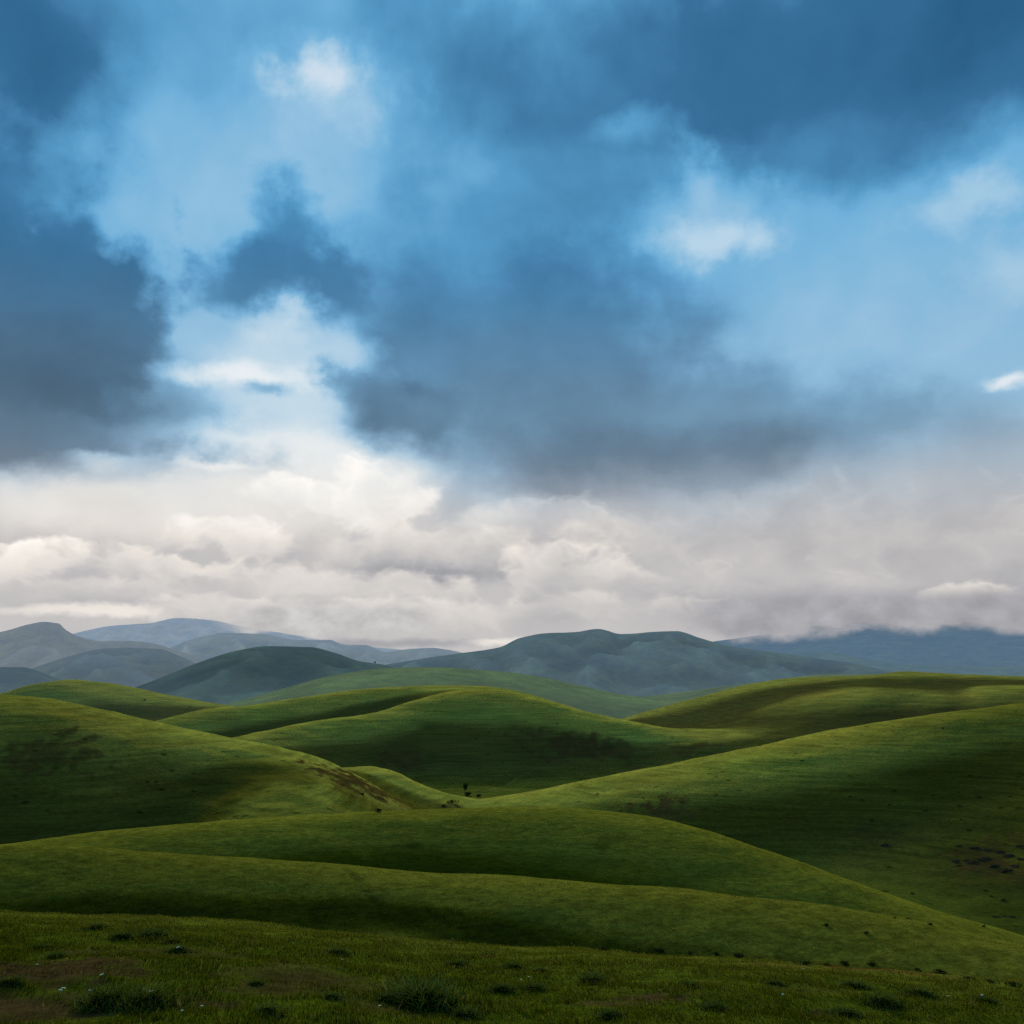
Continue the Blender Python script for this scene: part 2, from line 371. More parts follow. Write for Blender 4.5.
def turf_material():
    m, T = new_mat('turf')
    pos = T.n('ShaderNodeNewGeometry').outputs['Position']
    col = T.n('ShaderNodeAttribute', attribute_name='soil').outputs['Color']
    hz = T.n('ShaderNodeAttribute', attribute_name='haze').outputs['Color']
    ha_ = T.n('ShaderNodeAttribute', attribute_name='haze_share').outputs['Fac']
    dist = T.vmath('LENGTH', pos).outputs['Value']
    # scale of the grain grows with the size of the hill it lies on
    def stretched(sx, sz):
        mp = T.n('ShaderNodeMapping'); mp.inputs['Scale'].default_value = (sx, sx, sz); T.l(pos, mp.inputs['Vector']); return mp.outputs[0]
    nearf = T.rng(dist, 20, 140, 1, 0)
    midf = T.math('MULTIPLY', T.rng(dist, 30, 200, 0, 1), T.rng(dist, 1100, 2600, 1, 0))
    terr = T.noise(stretched(.035, 1.1), 1.0, 5, .62, .6)         # sheep terraces along the contours
    tuft = T.noise(pos, .55, 6, .68)                              # tussocks
    fine = T.noise(pos, 3.2, 5, .7)
    broad = T.noise(pos, .03, 4, .55)
    t1 = T.rng(terr, .30, .72, .62, 1.32, 'LINEAR')
    t2 = T.rng(tuft, .32, .66, .74, 1.24, 'LINEAR')
    t3 = T.rng(fine, .3, .7, .55, 1.45, 'LINEAR')
    dash = T.noise(stretched(.95, 7.0), 1.0, 4, .66, .3)
    nearm = T.math('MULTIPLY', T.rng(dist, 22, 45, 0, 1), T.rng(dist, 170, 320, 1, 0))
    t2 = T.fmix(T.rng(dist, 300, 900, 0, .75), t2, 1.0)
    mul = T.fmix(midf, 1.0, T.math('MULTIPLY', t1, t2))
    mul = T.math('MULTIPLY', mul, T.fmix(nearm, 1.0, T.rng(dash, .34, .66, .68, 1.25, 'LINEAR')))
    mul = T.math('MULTIPLY', mul, T.fmix(nearf, 1.0, t3))
    mul = T.math('MULTIPLY', mul, T.rng(broad, .3, .7, .85, 1.15, 'LINEAR'))
    # sparse dark specks: rushes and droppings of peat
    vor = T.n('ShaderNodeTexVoronoi'); vor.inputs['Scale'].default_value = .11; vor.inputs['Randomness'].default_value = 1.0; T.l(pos, vor.inputs['Vector'])
    sp = T.rng(vor.outputs['Distance'], .05, .16, .35, 1.0)
    mul = T.math('MULTIPLY', mul, T.fmix(midf, 1.0, sp))
    c = T.vmath('SCALE', col, s=mul).outputs[0]
    warm = T.noise(pos, .21, 4, .6)
    c = T.mix(T.rng(warm, .5, .8, 0, .14), c, T.mix(1.0, c, (1.35, .95, .7, 1), 'MULTIPLY'))
    b1 = T.n('ShaderNodeBump'); b1.inputs['Strength'].default_value = .20; b1.inputs['Distance'].default_value = 1.0
    hgt = T.math('ADD', T.math('MULTIPLY', T.math('MULTIPLY', terr, 1.1), midf), T.math('MULTIPLY', T.math('MULTIPLY', tuft, .55), T.math('ADD', midf, .15)))
    hgt = T.math('ADD', hgt, T.math('MULTIPLY', T.math('MULTIPLY', fine, .10), nearf))
    T.l(hgt, b1.inputs['Height'])
    df = T.n('ShaderNodeBsdfDiffuse'); T.l(c, df.inputs['Color']); T.l(b1.outputs[0], df.inputs['Normal'])
    # seed heads and blade edges catch the low light
    shn = T.n('ShaderNodeBsdfSheen'); shn.inputs['Roughness'].default_value = .5
    T.l(T.mix(1.0, c, (SHEEN, SHEEN * 1.02, SHEEN * .3, 1), 'MULTIPLY'), shn.inputs['Color']); T.l(b1.outputs[0], shn.inputs['Normal'])
    p = T.n('ShaderNodeAddShader'); T.l(df.outputs[0], p.inputs[0]); T.l(shn.outputs[0], p.inputs[1])
    # distance haze painted as a glow over the turf
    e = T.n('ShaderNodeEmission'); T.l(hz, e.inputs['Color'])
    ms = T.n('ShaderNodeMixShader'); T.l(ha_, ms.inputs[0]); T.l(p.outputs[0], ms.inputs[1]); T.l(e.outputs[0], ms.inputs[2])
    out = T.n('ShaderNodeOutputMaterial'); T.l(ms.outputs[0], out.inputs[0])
    return m


def hill_material():
    m, T = new_mat('hazy_hillside')
    pos = T.n('ShaderNodeNewGeometry').outputs['Position']
    col = T.n('ShaderNodeAttribute', attribute_name='soil').outputs['Color']
    hz = T.n('ShaderNodeAttribute', attribute_name='haze').outputs['Color']
    ha_ = T.n('ShaderNodeAttribute', attribute_name='haze_share').outputs['Fac']
    n1 = T.noise(pos, .0042, 7, .62, .4)
    n2 = T.noise(pos, .022, 6, .68)
    c = T.vmath('SCALE', col, s=T.math('MULTIPLY', T.rng(n1, .36, .62, .35, 1.5, 'LINEAR'), T.rng(n2, .3, .7, .5, 1.5, 'LINEAR'))).outputs[0]
    c = T.mix(T.rng(n1, .47, .60, 0, .6), c, T.mix(1.0, c, (.62, .72, .95, 1), 'MULTIPLY'))
    b1 = T.n('ShaderNodeBump'); b1.inputs['Strength'].default_value = .8; b1.inputs['Distance'].default_value = 40.0
    T.l(T.math('ADD', T.math('MULTIPLY', n1, 1.0), T.math('MULTIPLY', n2, .25)), b1.inputs['Height'])
    p = T.n('ShaderNodeBsdfDiffuse'); T.l(c, p.inputs['Color']); T.l(b1.outputs[0], p.inputs['Normal'])
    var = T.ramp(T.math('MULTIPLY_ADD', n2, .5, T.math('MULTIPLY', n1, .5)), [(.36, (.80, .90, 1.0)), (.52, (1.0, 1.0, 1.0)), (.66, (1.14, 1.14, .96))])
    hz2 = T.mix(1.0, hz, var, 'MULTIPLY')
    e = T.n('ShaderNodeEmission'); T.l(hz2, e.inputs['Color'])  # aerial haze painted as emission on the hillside
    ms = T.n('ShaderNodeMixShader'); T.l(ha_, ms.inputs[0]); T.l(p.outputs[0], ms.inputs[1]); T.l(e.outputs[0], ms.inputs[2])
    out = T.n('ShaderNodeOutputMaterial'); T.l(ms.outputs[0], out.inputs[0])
    return m


TURF = turf_material(); HAZY = hill_material()
LABELS = {
 'meadow': ('foreground_meadow', 'rough tufted grass slope with bare brown earth at the bottom of the view', 'meadow'),
 'near_rise': ('grassy_rise', 'smooth dark grass rise directly behind the tufted foreground meadow', 'hill'),
 'near_ridge': ('grassy_ridge', 'long low grass ridge falling to the right, with a faint path on it', 'hill'),
 'left_hill': ('rounded_hill', 'broad shaded green hill filling the left side', 'hill'),
 'valley_spur': ('hill_spur', 'small sunlit spur running down into the valley beside the brown scar', 'hill'),
 'right_hill': ('rounded_hill', 'broad green hill on the right with sunlit near flank and brown patch', 'hill'),
 'right_shoulder': ('hill_shoulder', 'pale grass shoulder showing above the crest of the right hill', 'hill'),
 'middle_hill': ('rounded_hill', 'green hill in the centre with a bright curving crest line', 'hill'),
 'rear_hill': ('rounded_hill', 'low green hill just behind the curving crest of the centre hill', 'hill'),
 'left_rear_hill': ('rounded_hill', 'pointed soft green hill above the left hill', 'hill'),
 'right_rear_hill': ('rounded_hill', 'dark green double crested hill above the right hill', 'hill'),
 'pale_green_hill': ('distant_hill', 'pale hazy green hill behind the centre hill', 'hill'),
 'plateau': ('distant_hill', 'pale green strip of upland behind the dark double crested hill', 'hill'),
 'dark_hill': ('distant_hill', 'dark blue green hill with gullied flank left of centre', 'hill'),
 'mountain': ('mountain', 'long flat topped grey green mountain right of centre', 'mountain'),
 'low_dark_hill': ('distant_hill', 'small dark slate hill cut by the left edge', 'hill'),
 'humped_hill': ('distant_hill', 'slate blue hill with a bumpy crest on the left', 'hill'),
 'far_mountain': ('mountain', 'flat topped slate mountain at the far left', 'mountain'),
 'blue_ridge': ('mountain_ridge', 'pale blue ridge reaching from under cloud to the centre gap', 'mountain'),
 'blue_mountain': ('mountain', 'palest blue mountain on the left with cloud on its right shoulder', 'mountain'),
 'rain_mountain': ('mountain', 'dark blue mountain at far right with its top hidden in cloud', 'mountain'),
 'rain_foothill': ('mountain_foothill', 'blue green foothill below the cloud capped mountain on the right', 'hill'),
 'valley': ('valley_ground', 'green valley floor between the hills', 'ground'),
}


def tag(o, label, cat, group=None, kind=None):
    o['label'] = label; o['category'] = cat
    if group: o['group'] = group
    if kind: o['kind'] = kind


faces = np.stack([own[:-1, :-1], own[1:, :-1], own[1:, 1:], own[:-1, 1:]])
fo = own[:-1, :-1]
owner_names = np.array(owners)
idx = np.arange(NA * NR).reshape(NA, NR)
quads_all = np.stack([idx[:-1, :-1], idx[1:, :-1], idx[1:, 1:], idx[:-1, 1:]], -1)
V = np.stack([X, Y, z], -1).reshape(-1, 3)
NV = NORM.reshape(-1, 3)
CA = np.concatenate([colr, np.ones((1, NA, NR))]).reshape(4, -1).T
HA = np.concatenate([hc, np.ones((1, NA, NR))]).reshape(4, -1).T
HS = ha.reshape(-1)
name_id = {n: k for k, n in enumerate(dict.fromkeys(owners))}
fid = np.array([name_id[n] for n in owners])[fo]
hill_obj = {}
for nm, k in name_id.items():
    q = quads_all[fid == k]
    if len(q) == 0: continue
    used, inv = np.unique(q.ravel(), return_inverse=True)
    me = bpy.data.meshes.new(LABELS[nm][0])
    me.vertices.add(len(used)); me.vertices.foreach_set('co', V[used].astype(np.float32).ravel())
    nq = len(q)
    me.loops.add(nq * 4); me.loops.foreach_set('vertex_index', inv.astype(np.int32))
    me.polygons.add(nq); me.polygons.foreach_set('loop_start', np.arange(0, nq * 4, 4, dtype=np.int32))
    me.polygons.foreach_set('use_smooth', np.ones(nq, bool))
    me.update(calc_edges=True)
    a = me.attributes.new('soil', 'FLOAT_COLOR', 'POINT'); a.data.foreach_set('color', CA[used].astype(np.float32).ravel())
    a = me.attributes.new('haze', 'FLOAT_COLOR', 'POINT'); a.data.foreach_set('color', HA[used].astype(np.float32).ravel())
    a = me.attributes.new('haze_share', 'FLOAT', 'POINT'); a.data.foreach_set('value', HS[used].astype(np.float32))
    me.normals_split_custom_set_from_vertices(NV[used].astype(np.float32))
    hazy = nm in ('pale_green_hill', 'plateau', 'dark_hill', 'mountain', 'low_dark_hill', 'humped_hill', 'far_mountain', 'blue_ridge', 'blue_mountain', 'rain_mountain', 'rain_foothill')
    me.materials.append(HAZY if hazy else TURF)
    o = bpy.data.objects.new(LABELS[nm][0], me); COL.objects.link(o)
    tag(o, LABELS[nm][1], LABELS[nm][2], kind='structure')
    hill_obj[nm] = o

# ------------------------------------------------------------------ vegetation
def raw_mesh(name, verts, loops, starts, mats, attr=None, smooth_=False):
    me = bpy.data.meshes.new(name)
    me.vertices.add(len(verts)); me.vertices.foreach_set('co', np.asarray(verts, np.float32).ravel())
    me.loops.add(len(loops)); me.loops.foreach_set('vertex_index', np.asarray(loops, np.int32))
    me.polygons.add(len(starts)); me.polygons.foreach_set('loop_start', np.asarray(starts, np.int32))
    if smooth_: me.polygons.foreach_set('use_smooth', np.ones(len(starts), bool))
    me.update(calc_edges=True)
    if attr is not None:
        a = me.attributes.new('tint', 'FLOAT_COLOR', 'POINT')
        a.data.foreach_set('color', np.concatenate([attr, np.ones((len(attr), 1))], 1).astype(np.float32).ravel())
    for m in mats: me.materials.append(m)
    return me


def leaf_material(name, trans=.35, gain=1.0):
    m, T = new_mat(name)
    c = T.n('ShaderNodeAttribute', attribute_name='tint').outputs['Color']
    pos = T.n('ShaderNodeNewGeometry').outputs['Position']
    c = T.vmath('SCALE', c, s=T.rng(T.noise(pos, 1.3, 3, .6), .3, .7, .75 * gain, 1.25 * gain, 'LINEAR')).outputs[0]
    d = T.n('ShaderNodeBsdfDiffuse'); T.l(c, d.inputs[0])
    t = T.n('ShaderNodeBsdfTranslucent'); T.l(T.mix(1.0, c, (1.25, 1.15, .55, 1), 'MULTIPLY'), t.inputs[0])
    ms = T.n('ShaderNodeMixShader'); ms.inputs[0].default_value = trans
    T.l(d.outputs[0], ms.inputs[1]); T.l(t.outputs[0], ms.inputs[2])
    o = T.n('ShaderNodeOutputMaterial'); T.l(ms.outputs[0], o.inputs[0])
    return m
BLADE = leaf_material('grass_blade', .32); LEAF = leaf_material('shrub_leaf', .2)


def blades(x, y, z0, h, wd, lean, tint, bend=.5):
    """five point bent blades; arrays of one value per blade"""
    n = len(x); th = rng.uniform(0, 2 * np.pi, n); face = th + np.pi / 2 + rng.normal(0, .4, n)
    lx, ly = np.cos(th) * lean * h, np.sin(th) * lean * h
    wx, wy = np.cos(face) * wd / 2, np.sin(face) * wd / 2
    P = np.empty((n, 5, 3))
    P[:, 0] = np.stack([x - wx, y - wy, z0 - .01], -1); P[:, 1] = np.stack([x + wx, y + wy, z0 - .01], -1)
    mx, my, mz = x + lx * .35, y + ly * .35, z0 + h * .6
    P[:, 2] = np.stack([mx + wx * .75, my + wy * .75, mz], -1); P[:, 3] = np.stack([mx - wx * .75, my - wy * .75, mz], -1)
    P[:, 4] = np.stack([x + lx, y + ly, z0 + h * np.sqrt(np.clip(1 - (lean * bend) ** 2, .1, 1))], -1)
    b = np.arange(n) * 5
    lp = np.stack([b, b + 1, b + 2, b + 3, b + 3, b + 2, b + 4], -1).ravel()
    st = np.stack([np.arange(n) * 7, np.arange(n) * 7 + 4], -1).ravel()
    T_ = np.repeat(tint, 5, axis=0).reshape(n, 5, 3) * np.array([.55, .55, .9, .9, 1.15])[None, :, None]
    return P.reshape(-1, 3), lp, st, T_.reshape(-1, 3)


def field(name, label, n, r0, r1, azm, hfun, wd, lean, lush_gain):
    r = np.sqrt(rng.uniform(r0 * r0, r1 * r1, n)) if r1 < 40 else np.exp(rng.uniform(math.log(r0), math.log(r1), n))
    a = rng.uniform(-R(azm), R(azm), n)
    x, y = r * np.sin(a), r * np.cos(a)
    c = sample(colr, x, y).T
    green = np.clip((c[:, 1] / (c[:, 0] + 1e-5) - .85) / .4, 0, 1)     # 1 on turf, 0 on bare earth
    keep = rng.uniform(0, 1, n) < .20 + .80 * green
    clump = fbm(x / .9, y / .9, 3)
    keep &= rng.uniform(0, 1, n) < np.clip(.75 + .5 * clump, .2, 1)
    x, y, c, green, clump = x[keep], y[keep], c[keep], green[keep], clump[keep]
    h = hfun(len(x)) * np.clip(.85 + .55 * clump, .4, 1.7) * (.5 + .5 * green)
    v = rng.uniform(.65, 1.45, (len(x), 1))
    t = c * v * lush_gain
    dryb = rng.uniform(0, 1, len(x)) < .07
    t[dryb] = np.array([.12, .105, .035]) * rng.uniform(.5, 1.2, (dryb.sum(), 1))
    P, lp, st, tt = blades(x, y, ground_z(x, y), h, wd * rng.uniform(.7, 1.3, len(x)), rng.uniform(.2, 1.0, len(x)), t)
    o = bpy.data.objects.new(name, raw_mesh(name, P, lp, st, [BLADE], tt)); COL.objects.link(o)
    tag(o, label, 'grass', kind='stuff')
field('grass', 'fine short grass blades growing over the foreground meadow', 360000, 7.5, 27, 31, lambda n: rng.uniform(.028, .085, n), .010, 1, 1.12)
field('grass', 'short grass covering the smooth rise behind the meadow', 120000, 27, 70, 31, lambda n: rng.uniform(.025, .075, n), .035, 1, 1.25)
field('grass', 'short grass along the low ridge that falls to the right', 25000, 70, 150, 31, lambda n: rng.uniform(.03, .10, n), .10, 1, 1.25)


def tussock_mesh(k):
    n = 900
    rr = np.abs(rng.normal(0, .36, n)); aa = rng.uniform(0, 2 * np.pi, n)
    x, y = rr * np.cos(aa), rr * np.sin(aa) * .8
    h = (.44 - .24 * np.clip(rr, 0, 1)) * rng.uniform(.55, 1.15, n)
    t = np.array([.042, .060, .010])[None] * rng.uniform(.5, 1.6, (n, 1))
    dry_ = rng.uniform(0, 1, n) < .08; t[dry_] = [.10, .09, .04]
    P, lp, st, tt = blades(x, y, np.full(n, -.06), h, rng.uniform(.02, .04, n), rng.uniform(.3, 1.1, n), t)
    return raw_mesh('grass_tussock', P, lp, st, [BLADE], tt)
TUSSOCK = [tussock_mesh(k) for k in range(5)]


def plant(name, me, px, py, size, hgt, label, cat, group=None, sink=0.0):
    x, y, r = at_ground(px, py)
    s = size * r / F * (.62 if name == 'shrub' else 1.0)
    o = bpy.data.objects.new(name, me); COL.objects.link(o)
    o.location = (x, y, float(ground_z(x, y)) - sink * s); o.scale = (s, s, s * hgt)
    o.rotation_euler = (0, 0, random.uniform(0, 6.28))
    tag(o, label, cat, group)
    return o
big = {(420,1006): 'largest dark grass tussock, low and wide at the bottom of the meadow',
       (105,1008): 'dark grass tussock at the lower left, left one of a touching pair',
       (147,1008): 'dark grass tussock with white flowers at the lower left',
       (880,1005): 'dark spiky grass tussock at the lower right of the meadow'}
TUFTS = [(420,1006,78,.75),(105,1008,50,1.0),(147,1008,52,1.0),(880,1005,30,.9),(122,939,22,.8),(152,938,30,.7),(96,929,16,.8),(178,952,20,.8),(172,943,13,.8),
         (337,955,22,.8),(457,967,22,.8),(512,969,20,.8),(40,950,20,.7),(56,958,20,.6),(500,992,26,.8),(592,982,26,.7),(385,1000,26,.7),(268,1014,26,1.0),(540,972,14,.8),
         (855,988,24,.7),(920,996,24,.8),(845,1016,26,.7),(715,1010,26,.7),(535,990,22,.7),(255,985,16,.7),(330,998,18,.7),(690,988,20,.7),(775,985,18,.6),(985,1003,20,.7),(10,985,24,.8),(610,1018,24,.8),(465,1018,30,.8)]
for i, (px, py, s, hg) in enumerate(TUFTS):
    plant('grass_tussock', TUSSOCK[i % 5], px, py, s, hg, big.get((px, py), 'small dark tuft of longer grass in the foreground meadow'), 'grass tussock', 'dark grass tussocks in the foreground meadow')


def bush_mesh(name, n=420, up=1.0, seed=0):
    g = np.random.default_rng(seed)
    lobes = g.normal(0, .28, (7, 3)) * [1, 1, .6] + [0, 0, .42]
    lr_ = g.uniform(.22, .42, 7)
    k = g.integers(0, 7, n)
    d = g.normal(0, 1, (n, 3)); d /= np.linalg.norm(d, axis=1)[:, None]
    c = lobes[k] + d * (lr_[k] * g.uniform(.55, 1.05, n) ** .5)[:, None]
    c[:, 2] = np.maximum(c[:, 2], 0.02) * up
    u = g.normal(0, 1, (n, 3)); u /= np.linalg.norm(u, axis=1)[:, None]
    w = np.cross(u, g.normal(0, 1, (n, 3))); w /= np.linalg.norm(w, axis=1)[:, None]
    s = g.uniform(.05, .11, n)[:, None]
    P = np.stack([c - u * s, c - w * s * .6, c + u * s, c + w * s * .6], 1).reshape(-1, 3)
    lp = np.arange(4 * n); st = np.arange(n) * 4
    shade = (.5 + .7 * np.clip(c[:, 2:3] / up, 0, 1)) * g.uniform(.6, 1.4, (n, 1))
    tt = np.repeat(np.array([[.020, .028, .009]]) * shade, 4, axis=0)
    # stems
    sv, sl, ss = [], [], []
    for q in range(7):
        b0 = len(P) + len(sv); a0 = g.normal(0, .05, 3); e0 = lobes[q] * [1, 1, up]
        for (pp, rr) in ((a0 * [1, 1, 0] - [0, 0, .1], .03), (e0, .012)):
            for m in range(4): sv.append([pp[0] + rr * math.cos(m * 1.571), pp[1] + rr * math.sin(m * 1.571), pp[2]])
        for m in range(4):
            ss.append(len(lp) + len(sl)); sl += [b0 + m, b0 + (m + 1) % 4, b0 + 4 + (m + 1) % 4, b0 + 4 + m]
    P = np.concatenate([P, np.array(sv)]); tt = np.concatenate([tt, np.full((len(sv), 3), .02)])
    return raw_mesh(name, P, np.concatenate([lp, sl]), np.concatenate([st, ss]), [LEAF], tt)
BUSH = [bush_mesh('shrub', seed=k) for k in range(4)]
g1 = 'small shrubs along the crest of the foreground meadow'
for i, (px, py, s) in enumerate([(603,951,14),(636,953,9),(660,952,15),(690,954,9),(716,955,9),(738,957,14),(760,960,8),(805,965,14),(826,966,9),(845,965,13),(872,966,12),(918,972,13),(940,974,15),(968,981,14),(990,983,10),(1014,986,14)]):
    plant('shrub', BUSH[i % 4], px, py, s, .5, 'small dark shrub in the row along the far edge of the meadow', 'shrub', g1)
g2 = 'scattered dark shrubs on the smooth grass slopes'
for i, (px, py, s) in enumerate([(826,926,9),(866,934,9),(908,919,6),(895,918,5),(930,925,8),(984,927,6),(912,894,6),(1003,901,8),(992,897,5)]):
    plant('shrub', BUSH[(i + 1) % 4], px, py, s * .75, .6, 'tiny dark shrub dotted on the lower right grass slopes', 'shrub', g2)
g3 = 'tiny dark shrubs dotted over the hills'
for i, (px, py, s) in enumerate([(597,794,3.5),(643,798,3.5),(658,797,3),(716,777,4),(760,746,3),(836,744,3),(147,782,5),(156,782,4),(190,707,3),(145,700,4),(890,805,3.5),(850,797,4),(961,820,3.5),(985,891,4)]):
    plant('shrub', BUSH[(i + 2) % 4], px, py, s * .8, .6, 'tiny dark shrub on the open hillsides of the valley', 'shrub', g3)
for (px, py, s, lb) in [(467,796,13,'round dark shrub at the valley foot beside the pale track'),
                        (478,797,9,'low dark shrub right of the round one at the valley foot'),
                        (452,803,11,'dark shrub among the stones below the sunlit spur'),
                        (444,807,8,'small dark shrub left of the stones below the sunlit spur'),
                        (378,812,12,'low shrub at the foot of the brown scar'),
                        (362,795,7,'small shrub on the brown scar')]:
    plant('shrub', BUSH[int(s) % 4], px, py, s * .8, .7, lb, 'shrub', 'shrubs in the valley bottom')

# small trees: trunk with limbs, loose leafy crown
BARK, TB = new_mat('bark')
pb = TB.n('ShaderNodeBsdfDiffuse'); TB.l(TB.ramp(TB.noise(TB.n('ShaderNodeNewGeometry').outputs['Position'], 6, 5), [(.3, (.02, .016, .012)), (.7, (.06, .05, .04))]), pb.inputs[0])
TB.l(pb.outputs[0], TB.n('ShaderNodeOutputMaterial').inputs[0])


def tube(pts, rads, seg=7):
    V_, L_, S_ = [], [], []
    for (p, r_) in zip(pts, rads):
        for m in range(seg): V_.append([p[0] + r_ * math.cos(m * 2 * math.pi / seg), p[1] + r_ * math.sin(m * 2 * math.pi / seg), p[2]])
    for k in range(len(pts) - 1):
        for m in range(seg):
            S_.append(len(L_)); L_ += [k * seg + m, k * seg + (m + 1) % seg, (k + 1) * seg + (m + 1) % seg, (k + 1) * seg + m]
    return V_, L_, S_


def tree(px, py, height_px, label, seed):
    x, y, r = at_ground(px, py); hgt = height_px * r / F
    root = bpy.data.objects.new('tree', None); COL.objects.link(root)
    root.location = (x, y, float(ground_z(x, y))); tag(root, label, 'tree')
    g = np.random.default_rng(seed)
    V_, L_, S_ = tube([(0, 0, -.05), (.01, 0, .25), (.03, .01, .55), (.02, 0, .85)], [.035, .026, .018, .006])
    for q in range(7):
        a = q * 2.4; b0 = len(V_); h0 = .3 + .07 * q
        v2, l2, s2 = tube([(.02, 0, h0), (.02 + .1 * math.cos(a), .1 * math.sin(a), h0 + .08), (.02 + .19 * math.cos(a), .19 * math.sin(a), h0 + .2)], [.012, .008, .003], 5)
        S_ += [len(L_) + q_ for q_ in s2]; L_ += [b0 + q_ for q_ in l2]; V_ += v2
    t = bpy.data.objects.new('trunk', raw_mesh('trunk', np.array(V_) * hgt, L_, S_, [BARK], None, True)); COL.objects.link(t); t.parent = root
    cr = bush_mesh('crown', 520, 1.0, seed + 50)
    co = np.empty(len(cr.vertices) * 3, np.float32); cr.vertices.foreach_get('co', co); co = co.reshape(-1, 3)
    co = co * [.42, .42, .72] + [0, 0, .28]
    cr.vertices.foreach_set('co', (co * hgt).astype(np.float32).ravel())
    c = bpy.data.objects.new('crown', cr); COL.objects.link(c); c.parent = root
tree(465, 793, 10, 'lone thin dark tree rising above the valley shrubs', 3)
tree(375, 664, 3, 'tiny tree on the right shoulder of the dark blue green hill', 5)
tree(943, 730, 3, 'tiny bush like tree on the crest of the right hill', 8)

# ------------------------------------------------------------------ rocks
ROCK, TR = new_mat('rock')
rp = TR.n('ShaderNodeNewGeometry').outputs['Position']
rc_ = TR.ramp(TR.noise(rp, 1.6, 8, .65), [(.3, (.014, .010, .006)), (.55, (.034, .024, .013)), (.75, (.068, .050, .028))])
rb = TR.n('ShaderNodeBump'); rb.inputs['Strength'].default_value = .9; rb.inputs['Distance'].default_value = .25; TR.l(TR.noise(rp, 2.5, 8, .7), rb.inputs['Height'])
rd_ = TR.n('ShaderNodeBsdfDiffuse'); TR.l(rc_, rd_.inputs[0]); TR.l(rb.outputs[0], rd_.inputs['Normal'])
TR.l(rd_.outputs[0], TR.n('ShaderNodeOutputMaterial').inputs[0])
import bmesh


def rock_mesh(seed):
    bm = bmesh.new(); bmesh.ops.create_icosphere(bm, subdivisions=4, radius=1.0)
    g = np.random.default_rng(seed); pl = g.normal(0, 1, (11, 3)); pl /= np.linalg.norm(pl, axis=1)[:, None]; dd = g.uniform(.5, .92, 11)
    for v in bm.verts:
        p = np.array(v.co)
        for nrm, q in zip(pl, dd):
            e = p @ nrm - q
            if e > 0: p = p - nrm * e * .92
        p = p * (1 + .10 * float(fbm(np.array(p[0] * 1.7 + seed), np.array(p[1] * 1.7 + p[2] * 1.3), 3)))
        v.co = p * [.55, .45, .40]
    me = bpy.data.meshes.new('rock'); bm.to_mesh(me); bm.free(); me.materials.append(ROCK)
    return me
RK = [rock_mesh(k) for k in range(4)]
gr = 'rocks of the outcrop on the dark flank at the right edge'
for i, (px, py, s) in enumerate([(955,861,10),(966,860,7),(974,862,13),(985,859,15),(996,866,12),(1006,870,16),(1016,866,11),(1010,856,14),(1021,859,9),(1020,846,9),(1001,852,12),(988,850,9),(975,848,10),(960,846,8)]):
    plant('rock', RK[i % 4], px, py, s, .55, 'dark rock in the outcrop on the shaded flank at the right edge', 'rock', gr, .1)
for i, (px, py, s) in enumerate([(996,917,9),(1004,916,7),(1012,917,10)]):
    plant('rock', RK[i % 4], px, py, s, .5, 'low pale rock in the hollow at the right edge below the outcrop', 'rock', 'rocks in the hollow', .1)
plant('rock', RK[1], 885, 846, 9, .6, 'single low rock left of the outcrop on the dark right flank', 'rock')
for i, (px, py, s) in enumerate([(455,805,6),(448,803,5),(458,807,5)]):
    plant('rock', RK[(i + 2) % 4], px, py, s, .6, 'pale stone below the sunlit spur in the valley', 'rock', 'stones below the spur', .1)

# ------------------------------------------------------------------ wild flowers
PET, TP = new_mat('petal'); q_ = TP.n('ShaderNodeBsdfDiffuse'); TP.l(TP.ramp(TP.noise(TP.n('ShaderNodeTexCoord').outputs['Object'], 30, 2), [(.3, (.36, .32, .22)), (.7, (.55, .49, .34))]), q_.inputs[0]); TP.l(q_.outputs[0], TP.n('ShaderNodeOutputMaterial').inputs[0])
STM, TS = new_mat('flower_stem'); q_ = TS.n('ShaderNodeBsdfDiffuse'); TS.l(TS.ramp(TS.noise(TS.n('ShaderNodeTexCoord').outputs['Object'], 30, 2), [(.3, (.03, .05, .01)), (.7, (.05, .08, .02))]), q_.inputs[0]); TS.l(q_.outputs[0], TS.n('ShaderNodeOutputMaterial').inputs[0])
v_, l_, s_ = tube([(0, 0, -.03), (.008, 0, .07), (.012, .003, .14)], [.003, .0025, .002], 5)
STEM_ME = raw_mesh('stem', v_, l_, s_, [STM])
pv, plp, pst = [], [], []
for k in range(9):
    a = k * 2 * math.pi / 9; b = len(pv)
    ca, sa = math.cos(a), math.sin(a)
    for (rr_, w_, h_) in ((.002, .003, .14), (.012, .005, .147), (.021, .003, .145)):
        pv += [[.012 + rr_ * ca - w_ * sa, .003 + rr_ * sa + w_ * ca, h_], [.012 + rr_ * ca + w_ * sa, .003 + rr_ * sa - w_ * ca, h_]]
    for m in (0, 2): pst.append(len(plp)); plp += [b + m, b + m + 1, b + m + 3, b + m + 2]
HEAD_ME = raw_mesh('flower_head', pv, plp, pst, [PET])
